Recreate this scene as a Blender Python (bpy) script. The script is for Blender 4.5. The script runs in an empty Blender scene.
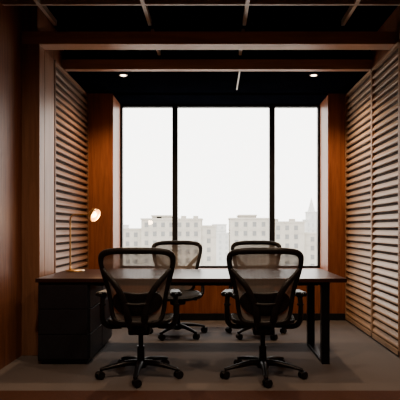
import bpy, bmesh, math, random
from mathutils import Vector, Matrix
random.seed(3)
scene = bpy.context.scene
scene.view_settings.look = 'AgX - Medium High Contrast'
col = scene.collection

# ------------------------------------------------------------ materials
def new_mat(name):
    m = bpy.data.materials.new(name); m.use_nodes = True
    return m, m.node_tree, m.node_tree.nodes['Principled BSDF']

def plain(name, c, rough=0.5, metal=0.0, bump=0.0, bscale=80, var=0.0, spec=0.5):
    m, nt, b = new_mat(name)
    b.inputs['Base Color'].default_value = (*c, 1)
    b.inputs['Roughness'].default_value = rough
    b.inputs['Metallic'].default_value = metal
    b.inputs['Specular IOR Level'].default_value = spec
    if bump or var:
        tc = nt.nodes.new('ShaderNodeTexCoord')
        n = nt.nodes.new('ShaderNodeTexNoise'); n.inputs['Scale'].default_value = bscale
        n.inputs['Detail'].default_value = 4
        nt.links.new(tc.outputs['Object'], n.inputs['Vector'])
        if var:
            r = nt.nodes.new('ShaderNodeValToRGB')
            r.color_ramp.elements[0].position = 0.3; r.color_ramp.elements[1].position = 0.7
            r.color_ramp.elements[0].color = (*[x*(1-var) for x in c], 1)
            r.color_ramp.elements[1].color = (*[min(1, x*(1+var)) for x in c], 1)
            nt.links.new(n.outputs['Fac'], r.inputs['Fac'])
            nt.links.new(r.outputs['Color'], b.inputs['Base Color'])
        if bump:
            bp = nt.nodes.new('ShaderNodeBump'); bp.inputs['Strength'].default_value = bump
            bp.inputs['Distance'].default_value = 0.004
            nt.links.new(n.outputs['Fac'], bp.inputs['Height'])
            nt.links.new(bp.outputs['Normal'], b.inputs['Normal'])
    return m

def wood(name, c1, c2, scale=(14, 14, 0.9), rough=0.4):
    m, nt, b = new_mat(name)
    tc = nt.nodes.new('ShaderNodeTexCoord')
    mp = nt.nodes.new('ShaderNodeMapping'); mp.inputs['Scale'].default_value = scale
    n = nt.nodes.new('ShaderNodeTexNoise'); n.inputs['Scale'].default_value = 1.6
    n.inputs['Detail'].default_value = 6; n.inputs['Distortion'].default_value = 1.2
    n2 = nt.nodes.new('ShaderNodeTexNoise'); n2.inputs['Scale'].default_value = 9
    n2.inputs['Detail'].default_value = 3
    add = nt.nodes.new('ShaderNodeMath'); add.operation = 'MULTIPLY_ADD'
    add.inputs[1].default_value = 0.35
    r = nt.nodes.new('ShaderNodeValToRGB')
    r.color_ramp.elements[0].position = 0.45; r.color_ramp.elements[1].position = 0.85
    r.color_ramp.elements[0].color = (*c1, 1); r.color_ramp.elements[1].color = (*c2, 1)
    nt.links.new(tc.outputs['Object'], mp.inputs['Vector'])
    nt.links.new(mp.outputs['Vector'], n.inputs['Vector'])
    nt.links.new(mp.outputs['Vector'], n2.inputs['Vector'])
    nt.links.new(n2.outputs['Fac'], add.inputs[0]); nt.links.new(n.outputs['Fac'], add.inputs[2])
    nt.links.new(add.outputs[0], r.inputs['Fac'])
    nt.links.new(r.outputs['Color'], b.inputs['Base Color'])
    b.inputs['Roughness'].default_value = rough
    return m

def emit(name, c, s):
    m, nt, b = new_mat(name)
    b.inputs['Base Color'].default_value = (*c, 1)
    b.inputs['Emission Color'].default_value = (*c, 1)
    b.inputs['Emission Strength'].default_value = s
    return m

M_wood_back = wood('walnut_orange', (0.24, 0.085, 0.043), (0.38, 0.150, 0.076))
M_wood_dark = wood('walnut_dark', (0.16, 0.070, 0.042), (0.27, 0.125, 0.078))
M_wood_mid = wood('walnut_mid', (0.23, 0.125, 0.080), (0.33, 0.185, 0.120))
M_wood_h = wood('beam_wood_lit', (0.34, 0.20, 0.135), (0.46, 0.28, 0.19), scale=(0.9, 14, 14))  # beam colour brightened to stand for the light it catches
M_slat_r = wood('slat_oak_lit', (0.35, 0.235, 0.155), (0.48, 0.33, 0.225), scale=(14, 0.9, 14))  # right slats paler than left: window and front light put into the colour
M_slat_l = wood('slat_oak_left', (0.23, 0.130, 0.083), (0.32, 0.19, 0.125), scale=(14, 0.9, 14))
M_slat_bk = plain('slat_backing', (0.07, 0.040, 0.026), 0.8, var=0.2, bscale=8)
M_black = plain('ceiling_black', (0.0035, 0.0042, 0.007), 0.95, var=0.2, bscale=5, spec=0.0)
M_bar = plain('ceiling_bar_metal', (0.48, 0.44, 0.40), 0.45, 0.3, var=0.05, bscale=30)
M_frame = plain('window_frame_black', (0.026, 0.029, 0.034), 0.4, 0.3, var=0.1, bscale=30)
M_carpet = plain('carpet_grey', (0.165, 0.150, 0.148), 0.95, bump=0.6, bscale=160, var=0.18)
M_floor2 = plain('floor_red_brown', (0.085, 0.034, 0.022), 0.85, bump=0.3, bscale=120, var=0.2)
M_desk = wood('desk_dark_wood', (0.030, 0.014, 0.011), (0.055, 0.026, 0.020), scale=(0.9, 14, 14), rough=0.32)
M_cab = plain('cabinet_black', (0.018, 0.021, 0.030), 0.45, var=0.15, bscale=12)
M_leg = plain('desk_leg_steel', (0.012, 0.015, 0.022), 0.4, 0.4, var=0.1, bscale=20)
M_ch = plain('chair_black_plastic', (0.013, 0.013, 0.015), 0.42, var=0.15, bscale=40)
M_chm = plain('chair_graphite_metal', (0.025, 0.025, 0.028), 0.35, 0.6, var=0.1, bscale=40)
M_brass = plain('lamp_brass', (0.62, 0.42, 0.22), 0.35, 0.75, var=0.08, bscale=40)
M_bulb = emit('lamp_glow', (1.0, 0.78, 0.50), 4)
M_down = emit('downlight_glow', (1.0, 0.75, 0.5), 14)

def weave(name, c, alpha):
    m, nt, b = new_mat(name)
    b.inputs['Base Color'].default_value = (*c, 1); b.inputs['Roughness'].default_value = 0.7
    tc = nt.nodes.new('ShaderNodeTexCoord')
    w = nt.nodes.new('ShaderNodeTexWave'); w.bands_direction = 'X'; w.inputs['Scale'].default_value = 30
    w2 = nt.nodes.new('ShaderNodeTexWave'); w2.bands_direction = 'Z'; w2.inputs['Scale'].default_value = 30
    mx = nt.nodes.new('ShaderNodeMath'); mx.operation = 'MAXIMUM'
    mr = nt.nodes.new('ShaderNodeMapRange')
    mr.inputs['To Min'].default_value = alpha-0.18; mr.inputs['To Max'].default_value = alpha+0.12
    for a in (w, w2): nt.links.new(tc.outputs['Object'], a.inputs['Vector'])
    nt.links.new(w.outputs['Fac'], mx.inputs[0]); nt.links.new(w2.outputs['Fac'], mx.inputs[1])
    nt.links.new(mx.outputs[0], mr.inputs['Value'])
    nt.links.new(mr.outputs['Result'], b.inputs['Alpha'])
    return m
M_mesh = weave('chair_mesh_weave', (0.30, 0.285, 0.275), 0.72)
M_seat = plain('chair_seat_fabric', (0.03, 0.03, 0.033), 0.85, bump=0.4, bscale=250, var=0.2)

m, nt, b = new_mat('window_glass')
tr = nt.nodes.new('ShaderNodeBsdfTransparent'); gl = nt.nodes.new('ShaderNodeBsdfGlossy')
gl.inputs['Roughness'].default_value = 0.02
mix = nt.nodes.new('ShaderNodeMixShader'); mix.inputs[0].default_value = 0.04
nt.links.new(tr.outputs[0], mix.inputs[1]); nt.links.new(gl.outputs[0], mix.inputs[2])
nt.links.new(mix.outputs[0], nt.nodes['Material Output'].inputs['Surface'])
M_glass = m

# ------------------------------------------------------------ mesh helpers
def obj_from_bm(name, bm, mats, parent=None, smooth=False, loc=None):
    me = bpy.data.meshes.new(name)
    bmesh.ops.recalc_face_normals(bm, faces=bm.faces)
    bm.to_mesh(me); bm.free()
    for mm in (mats if isinstance(mats, (list, tuple)) else [mats]): me.materials.append(mm)
    if smooth:
        for p in me.polygons: p.use_smooth = True
    o = bpy.data.objects.new(name, me); col.objects.link(o)
    if parent: o.parent = parent
    if loc: o.location = loc
    return o

def add_box(bm, x0, x1, y0, y1, z0, z1, bev=0.0, mi=0):
    t = bmesh.new()
    bmesh.ops.create_cube(t, size=1)
    for v in t.verts:
        v.co = Vector(((x0+x1)/2+v.co.x*(x1-x0), (y0+y1)/2+v.co.y*(y1-y0), (z0+z1)/2+v.co.z*(z1-z0)))
    if bev: bmesh.ops.bevel(t, geom=t.edges[:], offset=bev, segments=2, affect='EDGES', profile=0.5)
    for f in t.faces: f.material_index = mi
    me = bpy.data.meshes.new('t'); t.to_mesh(me); t.free()
    bm.from_mesh(me); bpy.data.meshes.remove(me)

def merge(bm, t, mat4=None, mi=None):
    if mat4: bmesh.ops.transform(t, matrix=mat4, verts=t.verts)
    if mi is not None:
        for f in t.faces: f.material_index = mi
    me = bpy.data.meshes.new('t'); t.to_mesh(me); t.free(); bm.from_mesh(me); bpy.data.meshes.remove(me)

def box(name, x0, x1, y0, y1, z0, z1, mat, bev=0.0, parent=None):
    bm = bmesh.new(); add_box(bm, x0, x1, y0, y1, z0, z1, bev)
    return obj_from_bm(name, bm, mat, parent)

def add_cyl(bm, p0, p1, r0, r1=None, seg=20, mi=0, bev=0.0):
    r1 = r0 if r1 is None else r1
    p0 = Vector(p0); p1 = Vector(p1); d = p1-p0
    t = bmesh.new()
    bmesh.ops.create_cone(t, cap_ends=True, segments=seg, radius1=r0, radius2=r1, depth=d.length)
    if bev:
        es = [e for e in t.edges if len(e.link_faces) == 2 and any(len(f.verts) > 4 for f in e.link_faces)]
        bmesh.ops.bevel(t, geom=es, offset=bev, segments=2, affect='EDGES')
    q = Vector((0, 0, 1)).rotation_difference(d.normalized()).to_matrix().to_4x4()
    merge(bm, t, Matrix.Translation((p0+p1)/2) @ q, mi)

def catmull(pts, n=6, closed=False):
    P = [Vector(p) for p in pts]; out = []
    N = len(P); rng = N if closed else N-1
    for i in range(rng):
        if closed: a, b_, c, d = P[(i-1) % N], P[i], P[(i+1) % N], P[(i+2) % N]
        else: a, b_, c, d = P[max(i-1, 0)], P[i], P[i+1], P[min(i+2, N-1)]
        for k in range(n):
            t = k/n
            out.append(0.5*((2*b_)+(-a+c)*t+(2*a-5*b_+4*c-d)*t*t+(-a+3*b_-3*c+d)*t**3))
    if not closed: out.append(P[-1])
    return out

def add_tube(bm, pts, ra, rb=None, closed=False, seg=10, n=6, mi=0, up=(0, 1, 0)):
    N = len(pts)
    def lst(r):
        return [r]*N if not isinstance(r, (list, tuple)) else list(r)
    rb = ra if rb is None else rb
    A = catmull([(r, 0, 0) for r in lst(ra)], n, closed); B = catmull([(r, 0, 0) for r in lst(rb)], n, closed)
    P = catmull(pts, n, closed); up = Vector(up); L = len(P); rings = []
    for i, p in enumerate(P):
        if closed: t = P[(i+1) % L]-P[i-1]
        else: t = P[min(i+1, L-1)]-P[max(i-1, 0)]
        t.normalize()
        s = t.cross(up)
        if s.length < 1e-3: s = t.cross(Vector((1, 0, 0.01)))
        s.normalize(); u = s.cross(t).normalized()
        rings.append([bm.verts.new(p+s*A[i].x*math.cos(2*math.pi*k/seg)+u*B[i].x*math.sin(2*math.pi*k/seg)) for k in range(seg)])
    for i in range(L if closed else L-1):
        r0 = rings[i]; r1 = rings[(i+1) % L]
        for k in range(seg):
            f = bm.faces.new((r0[k], r0[(k+1) % seg], r1[(k+1) % seg], r1[k])); f.material_index = mi; f.smooth = True
    if not closed:
        for r in (rings[0], rings[-1]):
            f = bm.faces.new(r); f.material_index = mi

def empty(name, loc=(0, 0, 0), rz=0.0):
    e = bpy.data.objects.new(name, None); col.objects.link(e)
    e.location = loc; e.rotation_euler = (0, 0, rz); e.empty_display_size = 0.2
    return e

# ------------------------------------------------------------ room shell
YB = 6.5      # window wall inner face
YW = 7.0      # window plane (deep reveal)
YP = 4.70     # portal plane
CZ = 3.30
box('floor', -2.2, 2.2, -2.2, YW+0.2, -0.12, 0.0, M_carpet)
box('floor_strip', -1.82, 1.85, -2.0, 3.68, 0.0, 0.003, M_floor2)
box('ceiling', -2.2, 2.2, -2.2, YW+0.2, CZ, CZ+0.12, M_black)

def grooved_wall(name, xin, side, y0, y1, grooves, mat):
    bm = bmesh.new()
    ys = [y0]+grooves+[y1]
    c = sorted((xin+side*0.006, xin+side*0.35)); add_box(bm, c[0], c[1], y0, y1, 0, CZ, 0, 1)
    s = sorted((xin, xin+side*0.0061))
    for a, b2 in zip(ys[:-1], ys[1:]):
        add_box(bm, s[0], s[1], a+0.004, b2-0.004, 0, CZ, 0, 0)
    return obj_from_bm(name, bm, [mat, M_slat_bk])
grooved_wall('wall_west', -1.82, -1, -2.0, YP+0.02, [-1, 0.2, 1.4, 2.6, 3.75], M_wood_dark)
grooved_wall('wall_east', 1.85, 1, -2.0, 4.60, [-1, 0.2, 1.4, 2.6, 3.75], M_wood_dark)
box('wall_south', -2.2, 2.2, -2.2, -2.0, 0, CZ, M_wood_dark)
box('wall_alcove_west', -2.17, -1.68, YP+0.03, YB, 0, CZ, M_wood_dark)
box('wall_alcove_east', 1.73, 2.2, 4.60, YB, 0, CZ, M_wood_dark)

bm = bmesh.new()
add_box(bm, -1.82, -1.65, YP, YP+0.14, 0, 2.93, 0.004)
obj_from_bm('trim_1', bm, M_wood_mid)
box('trim_6', 1.695, 1.85, 4.50, 4.598, 0, 3.05, M_wood_mid, 0.004)
box('trim_2', -1.82, 1.73, YP, YP+0.16, 2.93, 3.05, M_wood_h, 0.004)
box('trim_3', -1.68, 1.73, 5.48, 5.56, 2.94, 3.05, M_wood_h, 0.003)
box('ceiling_soffit', -1.68, 1.73, 5.56, YB, 2.95, 3.28, M_black)
bm = bmesh.new()
for x in (-1.5, -0.61, 0.275, 1.2):
    add_box(bm, x-0.016, x+0.016, -1.9, YP-0.003, 3.10, 3.15)
for x in (-0.61, 0.275):
    add_box(bm, x-0.016, x+0.016, YP+0.165, 5.475, 3.09, 3.14)
for y in (1.0, 2.2, 3.3, 4.27):
    add_box(bm, -1.81, 1.84, y-0.014, y+0.014, 3.105, 3.145)
add_box(bm, 0.267, 0.283, 5.565, 6.3, 2.94, 2.95)
for x in (-1.5, -0.61, 0.275, 1.2):
    for y in (1.0, 3.3): add_box(bm, x-0.006, x+0.006, y-0.006, y+0.006, 3.14, CZ)
obj_from_bm('ceiling_grid', bm, M_bar)

box('trim_4', -1.68, -1.65, YP+0.145, 5.14, 0, 2.92, M_wood_mid, 0.003)

def slat_panel(name, xback, side, y0, y1, mat, z0=0.02, z1=2.93, pitch=0.080):
    bm = bmesh.new()
    a, b2 = sorted((xback, xback+side*0.006))
    add_box(bm, a, b2, y0, y1, z0, z1, 0, 1)
    a, b2 = sorted((xback, xback+side*0.038))
    add_box(bm, a, b2, y0, y0+0.018, z0, z1, 0.002, 0); add_box(bm, a, b2, y1-0.018, y1, z0, z1, 0.002, 0)
    add_box(bm, a, b2, y0, y1, z1-0.03, z1, 0.002, 0); add_box(bm, a, b2, y0, y1, z0, z0+0.05, 0.002, 0)
    z = z0+0.06
    while z+pitch < z1-0.02:
        prof = [(0.004, z+0.012), (0.016, z+0.002), (0.030, z+0.003), (0.035, z+0.010), (0.033, z+0.022), (0.014, z+0.056), (0.004, z+0.060)]
        r0 = [bm.verts.new((xback+side*p[0], y0+0.012, p[1])) for p in prof]
        r1 = [bm.verts.new((xback+side*p[0], y1-0.012, p[1])) for p in prof]
        n = len(prof)
        for i in range(n):
            bm.faces.new((r0[i], r0[(i+1) % n], r1[(i+1) % n], r1[i]))
        bm.faces.new(r0); bm.faces.new(r1)
        z += pitch
    return obj_from_bm(name, bm, [mat, M_slat_bk])
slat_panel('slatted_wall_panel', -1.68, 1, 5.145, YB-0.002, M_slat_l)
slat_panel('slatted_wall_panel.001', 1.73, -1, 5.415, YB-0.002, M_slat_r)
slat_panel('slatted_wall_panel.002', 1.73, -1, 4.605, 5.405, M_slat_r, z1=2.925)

# window wall
WX0, WX1, WZ0, WZ1 = -1.325, 1.468, 0.62, 2.93
bm = bmesh.new()
add_box(bm, -2.2, WX0, YB, YW+0.15, 0, CZ); add_box(bm, WX1, 2.2, YB, YW+0.15, 0, CZ)
add_box(bm, WX0, WX1, YB, YW+0.15, 0, WZ0)
add_box(bm, WX0, WX1, YB, YW+0.15, WZ1, CZ, 0, 1)
obj_from_bm('wall_north', bm, [M_wood_back, M_black])
box('baseboard_north', -1.64, 1.69, YB-0.014, YB-0.001, 0, 0.09, M_frame, 0.002)

win = empty('window_1', (0, YW, 0))
fy0, fy1 = 0.0, 0.08
bm = bmesh.new()
add_box(bm, WX0, WX0+0.028, fy0, fy1, WZ0, WZ1, 0.003)
add_box(bm, WX1-0.028, WX1, fy0, fy1, WZ0, WZ1, 0.003)
add_box(bm, WX0, WX1, fy0, fy1, WZ1-0.035, WZ1, 0.003)
add_box(bm, WX0, WX1, fy0, fy1, WZ0, WZ0+0.05, 0.003)
for mx_ in (-0.56, 0.80):
    add_box(bm, mx_-0.038, mx_+0.038, fy0-0.02, fy1, WZ0, WZ1, 0.003)
obj_from_bm('frame', bm, M_frame, win)
bm = bmesh.new()
for a, b2 in ((WX0+0.02, -0.59), (-0.53, 0.77), (0.83, WX1-0.02)):
    add_box(bm, a, b2, 0.030, 0.036, WZ0+0.045, WZ1-0.03)
obj_from_bm('glass', bm, M_glass, win)
box('window_sill', WX0, WX1, YB-0.02, YW-0.001, WZ0, WZ0+0.02, M_wood_dark, 0.003)

# downlights: soffit pair, plus added unseen fill
def downlight(x, y, z, power, size=1.9, colr=(1, 0.68, 0.42)):
    e = empty('recessed_downlight', (x, y, z))
    bm = bmesh.new()
    seg = 28; prof = [(0.030, 0.0), (0.032, -0.006), (0.048, -0.006), (0.050, 0.0)]
    rings = [[bm.verts.new((r*math.cos(2*math.pi*k/seg), r*math.sin(2*math.pi*k/seg), h)) for k in range(seg)] for r, h in prof]
    for i in range(3):
        for k in range(seg): bm.faces.new((rings[i][k], rings[i][(k+1) % seg], rings[i+1][(k+1) % seg], rings[i+1][k]))
    obj_from_bm('trim_ring', bm, M_bar, e, True)
    bm = bmesh.new(); add_cyl(bm, (0, 0, -0.0035), (0, 0, -0.0005), 0.031, seg=28)
    obj_from_bm('lens', bm, M_down, e)
    ld = bpy.data.lights.new('bulb', 'SPOT'); ld.energy = power; ld.color = colr
    ld.spot_size = size; ld.spot_blend = 0.8; ld.shadow_soft_size = 0.04
    lo = bpy.data.objects.new('bulb', ld); col.objects.link(lo); lo.parent = e; lo.location = (0, 0, -0.03)
downlight(-1.05, 5.72, 2.95, 80, size=2.4)
downlight(1.13, 5.72, 2.95, 80, size=2.4)
for x, y in ((-0.9, 2.6), (0.9, 2.6), (0.0, 0.6)):  # unseen fixtures above the frame, added as warm foreground fill
    downlight(x, y, CZ, 85, size=2.8, colr=(1, 0.72, 0.50))

# ------------------------------------------------------------ desk
desk = empty('office_desk', (0, 0, 0))
DX0, DX1, DY0, DY1, DZ = -1.565, 1.148, 4.35, 5.35, 0.76
box('desktop', DX0, DX1, DY0, DY1, DZ-0.035, DZ, M_desk, 0.004, desk)
bm = bmesh.new()
lx = 0.975
add_box(bm, lx-0.035, lx+0.035, 4.40, 4.47, 0.0, DZ-0.036, 0.004)
add_box(bm, lx-0.035, lx+0.035, 5.06, 5.13, 0.0, DZ-0.036, 0.004)
add_box(bm, lx-0.035, lx+0.035, 4.46, 5.07, 0.0, 0.03, 0.004)
add_box(bm, lx-0.035, lx+0.035, 4.46, 5.07, DZ-0.075, DZ-0.036, 0.004)
add_box(bm, -1.10, lx-0.034, 4.55, 4.60, DZ-0.085, DZ-0.036, 0.004)
add_box(bm, -1.10, lx-0.034, 5.05, 5.10, DZ-0.085, DZ-0.036, 0.004)
obj_from_bm('leg_frame', bm, M_leg, desk)
bm = bmesh.new()
add_box(bm, -1.55, -1.11, 4.385, 5.33, 0.03, DZ-0.037, 0.004)
add_box(bm, -1.53, -1.13, 4.41, 5.30, 0.0, 0.032, 0.0)
obj_from_bm('cabinet_carcass', bm, M_cab, desk)
bm = bmesh.new()
zz = [0.05, 0.27, 0.49, 0.71]
for a, b2 in zip(zz[:-1], zz[1:]):
    add_box(bm, -1.545, -1.115, 4.367, 4.386, a+0.003, b2-0.003, 0.003)
    for k in (4.40, 4.87): add_box(bm, -1.111, -1.097, k, k+0.455, a+0.003, b2-0.003, 0.003)
obj_from_bm('drawer_fronts', bm, M_cab, desk)

# ------------------------------------------------------------ desk lamp
lamp = empty('desk_lamp', (-1.45, 5.08, DZ+0.001))
bm = bmesh.new()
add_cyl(bm, (0.03, 0, 0), (0.03, 0, 0.016), 0.095, 0.088, seg=40, bev=0.003)
pts = [(-0.02, 0, 0.012), (-0.02, 0, 0.2), (-0.02, 0, 0.42), (-0.018, 0, 0.53), (0.0, 0, 0.565), (0.05, 0, 0.575), (0.17, 0, 0.575)]
add_tube(bm, pts, 0.0085, seg=10, n=8, up=(0, 1, 0))
add_cyl(bm, (-0.02, 0, 0.012), (-0.02, 0, 0.05), 0.013, seg=16, bev=0.002)
obj_from_bm('base_and_stem', bm, M_brass, lamp, True)
bm = bmesh.new(); seg = 32
prof = []
for i in range(9):
    a = i/8*math.pi/2
    prof.append((0.070*math.sin(a)+1e-4, 0.080*(1-math.cos(a))))
for i in range(8, -1, -1):
    a = i/8*math.pi/2
    prof.append((0.064*math.sin(a)+1e-4, 0.006+0.074*(1-math.cos(a))))
rings = [[bm.verts.new((r*math.cos(2*math.pi*k/seg), r*math.sin(2*math.pi*k/seg), h)) for k in range(seg)] for r, h in prof]
for i in range(len(prof)-1):
    for k in range(seg): bm.faces.new((rings[i][k], rings[i][(k+1) % seg], rings[i+1][(k+1) % seg], rings[i+1][k]))
head = obj_from_bm('head_shade', bm, M_brass, lamp, True)
d = Vector((0.82, -0.36, -0.42)).normalized()
q = Vector((0, 0, 1)).rotation_difference(d)
head.rotation_mode = 'QUATERNION'; head.rotation_quaternion = q; head.location = Vector((0.19, 0.012, 0.590))-d*0.02
bm = bmesh.new(); t = bmesh.new(); bmesh.ops.create_uvsphere(t, u_segments=24, v_segments=14, radius=0.034)
merge(bm, t)
bulb = obj_from_bm('globe_bulb', bm, M_bulb, lamp, True); bulb.location = Vector(head.location)+d*0.046
ld = bpy.data.lights.new('lamp_light', 'POINT'); ld.energy = 5; ld.color = (1, 0.68, 0.40); ld.shadow_soft_size = 0.04
lo = bpy.data.objects.new('lamp_light', ld); col.objects.link(lo); lo.parent = lamp; lo.location = Vector(head.location)+d*0.135

# ------------------------------------------------------------ office chair (local: sitter faces +Y)
def wz(z):
    T = [(0.47, 0.150), (0.50, 0.185), (0.56, 0.202), (0.64, 0.212), (0.72, 0.226), (0.80, 0.246), (0.88, 0.266), (0.94, 0.276), (0.985, 0.270), (1.010, 0.240), (1.022, 0.18)]
    if z <= T[0][0]: return T[0][1]
    for (a, wa), (b2, wb) in zip(T[:-1], T[1:]):
        if z <= b2: return wa+(wb-wa)*(z-a)/(b2-a)
    return T[-1][1]
def yb(x, z):
    u = (z-0.47)/0.56
    base = -0.215-0.085*u+0.030*math.sin(math.pi*min(1, u*1.25))
    return base+0.75*x*x
zs = [0.47, 0.50, 0.56, 0.64, 0.72, 0.80, 0.88, 0.94, 0.985, 1.010, 1.022]

def chair_parts():
    parts = []
    def fin(name, bm, mats, smooth=True):
        me = bpy.data.meshes.new(name); bmesh.ops.recalc_face_normals(bm, faces=bm.faces)
        bm.to_mesh(me); bm.free()
        for mm in mats: me.materials.append(mm)
        if smooth:
            for p in me.polygons: p.use_smooth = True
        parts.append((name, me))
    loop = [(-wz(z), yb(wz(z), z), z) for z in zs] + [(-0.09, yb(0.09, 1.027), 1.027), (0.09, yb(0.09, 1.027), 1.027)] \
         + [(wz(z), yb(wz(z), z), z) for z in reversed(zs)] + [(0.07, yb(0.07, 0.462), 0.462), (-0.07, yb(0.07, 0.462), 0.462)]
    bm = bmesh.new()
    rad = [0.018]*5+[0.021]*3+[0.024]*3+[0.025]*2+[0.024]*3+[0.021]*3+[0.018]*5+[0.016]*2
    add_tube(bm, loop, rad, [r*0.7 for r in rad], closed=True, seg=12, n=4)
    fin('backrest_frame', bm, [M_ch])
    bm = bmesh.new(); nx = 16; rows = []
    zz = [0.465+0.557*i/28 for i in range(29)]
    for z in zz:
        w = wz(z) if z < 1.020 else 0.17
        rows.append([bm.verts.new((w*(2*j/nx-1), yb(w*(2*j/nx-1), z), z)) for j in range(nx+1)])
    for i in range(28):
        for j in range(nx): bm.faces.new((rows[i][j], rows[i][j+1], rows[i+1][j+1], rows[i+1][j]))
    fin('backrest_mesh', bm, [M_mesh])
    bm = bmesh.new()
    for s in (-1, 1):
        add_tube(bm, [(0.03*s, -0.10, 0.40), (0.05*s, -0.21, 0.43), (0.065*s, -0.262, 0.52), (0.085*s, -0.270, 0.62), (0.14*s, -0.278, 0.74), (0.215*s, -0.262, 0.83), (0.262*s, -0.246, 0.885)],
                 [0.022, 0.026, 0.027, 0.026, 0.023, 0.019, 0.015], [0.014, 0.014, 0.012, 0.011, 0.010, 0.009, 0.009], seg=10, n=6)
    add_tube(bm, [(-0.085, -0.272, 0.62), (0, -0.276, 0.612), (0.085, -0.272, 0.62)], 0.014, 0.009, n=6)
    add_tube(bm, [(-0.06, -0.24, 0.47), (0, -0.245, 0.465), (0.06, -0.24, 0.47)], 0.022, 0.012, n=6)
    fin('back_support', bm, [M_ch])
    bm = bmesh.new()
    def pad(yo):
        R = []
        for i in range(11):
            v = i/10; z = 0.525+0.175*v
            w = 0.10+0.085*math.sin(math.pi*v)**0.6+0.02*v
            R.append([bm.verts.new((w*(2*j/14-1), yb(w*(2*j/14-1), z)-0.022+yo+0.35*(w*(2*j/14-1))**2, z+0.25*abs(w*(2*j/14-1))*0.3)) for j in range(15)])
        return R
    A = pad(0); B = pad(-0.010)
    for R in (A, B):
        for i in range(10):
            for j in range(14): bm.faces.new((R[i][j], R[i][j+1], R[i+1][j+1], R[i+1][j]))
    for i in range(10):
        for j in (0, 14): bm.faces.new((A[i][j], A[i+1][j], B[i+1][j], B[i][j]))
    for j in range(14):
        for i in (0, 10): bm.faces.new((A[i][j], A[i][j+1], B[i][j+1], B[i][j]))
    fin('lumbar_pad', bm, [M_ch])
    bm = bmesh.new(); nr = 8; ns = 44
    def outl(k):
        a = 2*math.pi*k/ns; c, s = math.cos(a), math.sin(a); e = 0.55
        x = math.copysign(abs(c)**e, c); y = math.copysign(abs(s)**e, s)
        hw = 0.245+0.012*y
        return x*hw, 0.02+y*0.225
    def seatz(x, y):
        return 0.455-1.6*max(0, y-0.14)**2 + 0.35*x*x + 0.12*max(0, -y-0.1)
    layers = []
    for lz in (0.0, -0.028):
        c = bm.verts.new((0, 0.02, seatz(0, 0.02)+lz)); R = []
        for r in range(1, nr+1):
            f = r/nr
            ring = []
            for k in range(ns):
                ox, oy = outl(k); x = ox*f; y = 0.02+(oy-0.02)*f
                ring.append(bm.verts.new((x, y, seatz(x, y)+lz-(0.006 if (r == nr and lz == 0) else 0))))
            R.append(ring)
        layers.append((c, R))
    for c, R in layers:
        for k in range(ns): bm.faces.new((c, R[0][k], R[0][(k+1) % ns]))
        for r in range(nr-1):
            for k in range(ns): bm.faces.new((R[r][k], R[r][(k+1) % ns], R[r+1][(k+1) % ns], R[r+1][k]))
    a, b2 = layers[0][1][-1], layers[1][1][-1]
    for k in range(ns): bm.faces.new((a[k], a[(k+1) % ns], b2[(k+1) % ns], b2[k]))
    fin('seat', bm, [M_seat])
    bm = bmesh.new()
    lp = [(outl(k)[0]*1.01, outl(k)[1]*1.01, seatz(*outl(k))-0.014) for k in range(0, ns, 2)]
    add_tube(bm, lp, 0.012, 0.017, closed=True, seg=10, n=3, up=(0, 0, 1))
    fin('seat_frame', bm, [M_ch])
    bm = bmesh.new()
    add_box(bm, -0.085, 0.085, -0.13, 0.11, 0.350, 0.425, 0.014)
    add_box(bm, -0.21, 0.21, -0.05, 0.0, 0.395, 0.425, 0.008)
    add_box(bm, -0.045, 0.045, -0.20, -0.10, 0.385, 0.425, 0.010)
    add_cyl(bm, (-0.19, 0.05, 0.40), (-0.06, 0.05, 0.40), 0.007, seg=10); add_cyl(bm, (-0.215, 0.05, 0.40), (-0.18, 0.05, 0.40), 0.013, seg=12, bev=0.002)
    add_cyl(bm, (0.06, 0.05, 0.40), (0.19, 0.05, 0.40), 0.007, seg=10); add_cyl(bm, (0.18, 0.05, 0.40), (0.215, 0.05, 0.40), 0.013, seg=12, bev=0.002)
    fin('tilt_mechanism', bm, [M_ch], False)
    bm = bmesh.new()
    for s in (-1, 1):
        add_tube(bm, [(0.15*s, -0.04, 0.405), (0.24*s, -0.06, 0.41), (0.285*s, -0.09, 0.455), (0.292*s, -0.11, 0.56), (0.288*s, -0.09, 0.655)],
                 [0.018, 0.020, 0.022, 0.020, 0.020], [0.022, 0.024, 0.026, 0.022, 0.020], seg=12, n=6)
        add_cyl(bm, (0.29*s, -0.105, 0.585), (0.29*s, -0.105, 0.60), 0.028, seg=16, bev=0.003)
        t = bmesh.new(); bmesh.ops.create_cube(t, size=1)
        for v in t.verts: v.co = Vector((v.co.x*0.092*(1.0 if v.co.y < 0 else 0.85), v.co.y*0.27, v.co.z*0.036))
        bmesh.ops.bevel(t, geom=[e for e in t.edges if abs((e.verts[0].co-e.verts[1].co).z) > 0.02], offset=0.034, segments=5, affect='EDGES')
        bmesh.ops.bevel(t, geom=[e for e in t.edges if abs((e.verts[0].co-e.verts[1].co).z) < 0.001 and len(e.link_faces) == 2 and any(len(f.verts) > 4 for f in e.link_faces)], offset=0.008, segments=2, affect='EDGES')
        merge(bm, t, Matrix.Translation((0.283*s, -0.03, 0.675)) @ Matrix.Rotation(0.12*s, 4, 'Z'))
    fin('armrests', bm, [M_ch], False)
    bm = bmesh.new()
    add_cyl(bm, (0, 0, 0.07), (0, 0, 0.24), 0.032, 0.029, seg=24, bev=0.002)
    add_cyl(bm, (0, 0, 0.22), (0, 0, 0.375), 0.020, seg=20)
    add_cyl(bm, (0, 0, 0.33), (0, 0, 0.375), 0.026, 0.034, seg=20)
    fin('gas_column', bm, [M_chm], False)
    bm = bmesh.new()
    add_cyl(bm, (0, 0, 0.065), (0, 0, 0.125), 0.05, 0.040, seg=30, bev=0.005)
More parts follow.
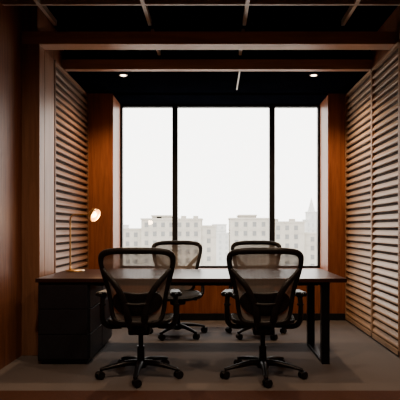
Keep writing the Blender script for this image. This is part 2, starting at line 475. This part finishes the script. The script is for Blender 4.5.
    for k in range(5):
        a = math.radians(-90+72*k); c, s = math.cos(a), math.sin(a)
        P = [(0.025, 0.104), (0.10, 0.108), (0.20, 0.096), (0.29, 0.079), (0.325, 0.072)]
        add_tube(bm, [(r*c, r*s, z) for r, z in P], [0.032, 0.030, 0.024, 0.020, 0.016], [0.026, 0.024, 0.019, 0.014, 0.011], seg=12, n=5, up=(0, 0, 1))
    fin('star_base', bm, [M_chm])
    bm = bmesh.new()
    for k in range(5):
        a = math.radians(-90+72*k); ex, ey = 0.318*math.cos(a), 0.318*math.sin(a)
        a2 = a+[0.5, -0.7, 1.1, 0.3, -1.0][k]
        ax = Vector((math.cos(a2), math.sin(a2), 0)); tr_ = Vector((-ax.y, ax.x, 0))
        cc = Vector((ex, ey, 0.0311))+tr_*0.012
        for s in (-1, 1):
            add_cyl(bm, cc+ax*s*0.008, cc+ax*s*0.030, 0.031, seg=22, bev=0.004)
        add_cyl(bm, cc-ax*0.009, cc+ax*0.009, 0.012, seg=12)
        add_cyl(bm, (ex, ey, 0.035), (ex, ey, 0.078), 0.009, seg=12)
        add_tube(bm, [tuple(cc+Vector((0, 0, 0.012))-tr_*0.028), tuple(cc+Vector((0, 0, 0.032))), tuple(cc+Vector((0, 0, 0.012))+tr_*0.028)], 0.010, 0.005, seg=8, n=5, up=(0, 0, 1))
    fin('casters', bm, [M_ch], False)
    return parts
PARTS = chair_parts()
def chair(x, y, rz):
    e = empty('office_chair', (x, y, 0.0005), rz)
    for n, me in PARTS:
        o = bpy.data.objects.new(n, me); col.objects.link(o); o.parent = e
chair(-0.605, 4.08, math.radians(1))
chair(0.39, 4.08, math.radians(-1))
chair(-0.42, 5.62, math.radians(180+6))
chair(0.46, 5.62, math.radians(180-5))

# ------------------------------------------------------------ city outside
M_b1 = plain('stone_hazed', (0.41, 0.380, 0.335), 0.9, var=0.05, bscale=0.3)  # haze is painted in by paling the building colours, more so far off
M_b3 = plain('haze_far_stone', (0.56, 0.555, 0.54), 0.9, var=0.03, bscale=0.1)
M_bw = plain('window_hazed', (0.20, 0.20, 0.195), 0.7, var=0.1, bscale=0.5)  # window tones lifted by the same painted haze
M_bw3 = plain('far_window_hazed', (0.44, 0.445, 0.445), 0.7, var=0.1, bscale=0.5)
G = -45
def building(blocks, D, pitch=3.3, ww=1.5, wh=1.9, fl=3.6, depth=18):
    bm = bmesh.new()
    for (x0, x1, zt, dy) in blocks:
        y0 = D+dy
        add_box(bm, x0, x1, y0, y0+depth, G, zt, 0, 0)
        add_box(bm, x0-0.3, x1+0.3, y0-0.35, y0+depth+0.3, zt-0.1, zt+0.5, 0, 0)
        add_box(bm, x0-0.15, x1+0.15, y0-0.2, y0+depth, zt-4.4, zt-4.1, 0, 0)
        n = max(1, int((x1-x0-0.8)/pitch)); off = ((x1-x0)-n*pitch)/2
        z = zt-1.2-wh
        while z > -22:
            for i in range(n):
                cx = x0+off+(i+0.5)*pitch
                add_box(bm, cx-ww/2, cx+ww/2, y0-0.05, y0+0.1, z, z+wh, 0, 1)
                add_box(bm, cx-ww/2-0.15, cx+ww/2+0.15, y0-0.2, y0+0.1, z-0.25, z, 0, 0)
            z -= fl
    return bm
bm = building([(-29.5, -5.5, 4.6, 0), (-26, -18.5, 6.0, 6), (-5.5, 0.5, 1.8, 0.5), (-37.5, -29.5, 0.6, 1), (-50, -37.5, -1.5, 2)], 200)
for x in (-24, -14, -9): add_box(bm, x, x+2.0, 206, 209, 4, 6.2, 0, 0)
obj_from_bm('city_building', bm, [M_b1, M_bw])
bm = building([(6, 22, 4.8, 0), (10, 17, 6.2, 6), (22, 36, 3.4, 1), (36, 50, -1.2, 2)], 200, pitch=3.6)
for x in (24, 31): add_box(bm, x, x+2.2, 207, 210, 3, 5.0, 0, 0)
obj_from_bm('city_building.001', bm, [M_b1, M_bw])
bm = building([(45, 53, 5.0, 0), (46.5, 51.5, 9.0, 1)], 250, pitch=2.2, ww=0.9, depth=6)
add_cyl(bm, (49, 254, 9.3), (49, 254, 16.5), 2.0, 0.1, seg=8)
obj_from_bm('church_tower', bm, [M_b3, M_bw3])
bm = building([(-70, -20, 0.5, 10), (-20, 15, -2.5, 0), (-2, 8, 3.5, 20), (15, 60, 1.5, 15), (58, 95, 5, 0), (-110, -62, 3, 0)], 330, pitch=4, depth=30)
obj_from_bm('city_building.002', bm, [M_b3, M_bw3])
box('city_ground', -900, 900, 60, 2500, G-1, G, M_b3)

# ------------------------------------------------------------ world, portal, camera
w = bpy.data.worlds.new('overcast'); scene.world = w; w.use_nodes = True
bg = w.node_tree.nodes['Background']; bg.inputs['Color'].default_value = (1.0, 0.98, 0.93, 1); bg.inputs['Strength'].default_value = 4.2
pd = bpy.data.lights.new('window_portal', 'AREA'); pd.shape = 'RECTANGLE'; pd.size = 2.8; pd.size_y = 2.35
pd.cycles.is_portal = True
po = bpy.data.objects.new('window_portal', pd); col.objects.link(po); po.location = (0.07, YW+0.14, 1.77)
po.rotation_euler = (math.radians(-90), 0, 0)

cam = bpy.data.cameras.new('camera'); cam.lens = 45; cam.sensor_width = 36
cam.shift_x = -15/400; cam.shift_y = 28/400; cam.clip_end = 3000
co = bpy.data.objects.new('camera', cam); col.objects.link(co)
co.location = (0, 0, 1.2); co.rotation_euler = (math.radians(90), 0, 0)
scene.camera = co
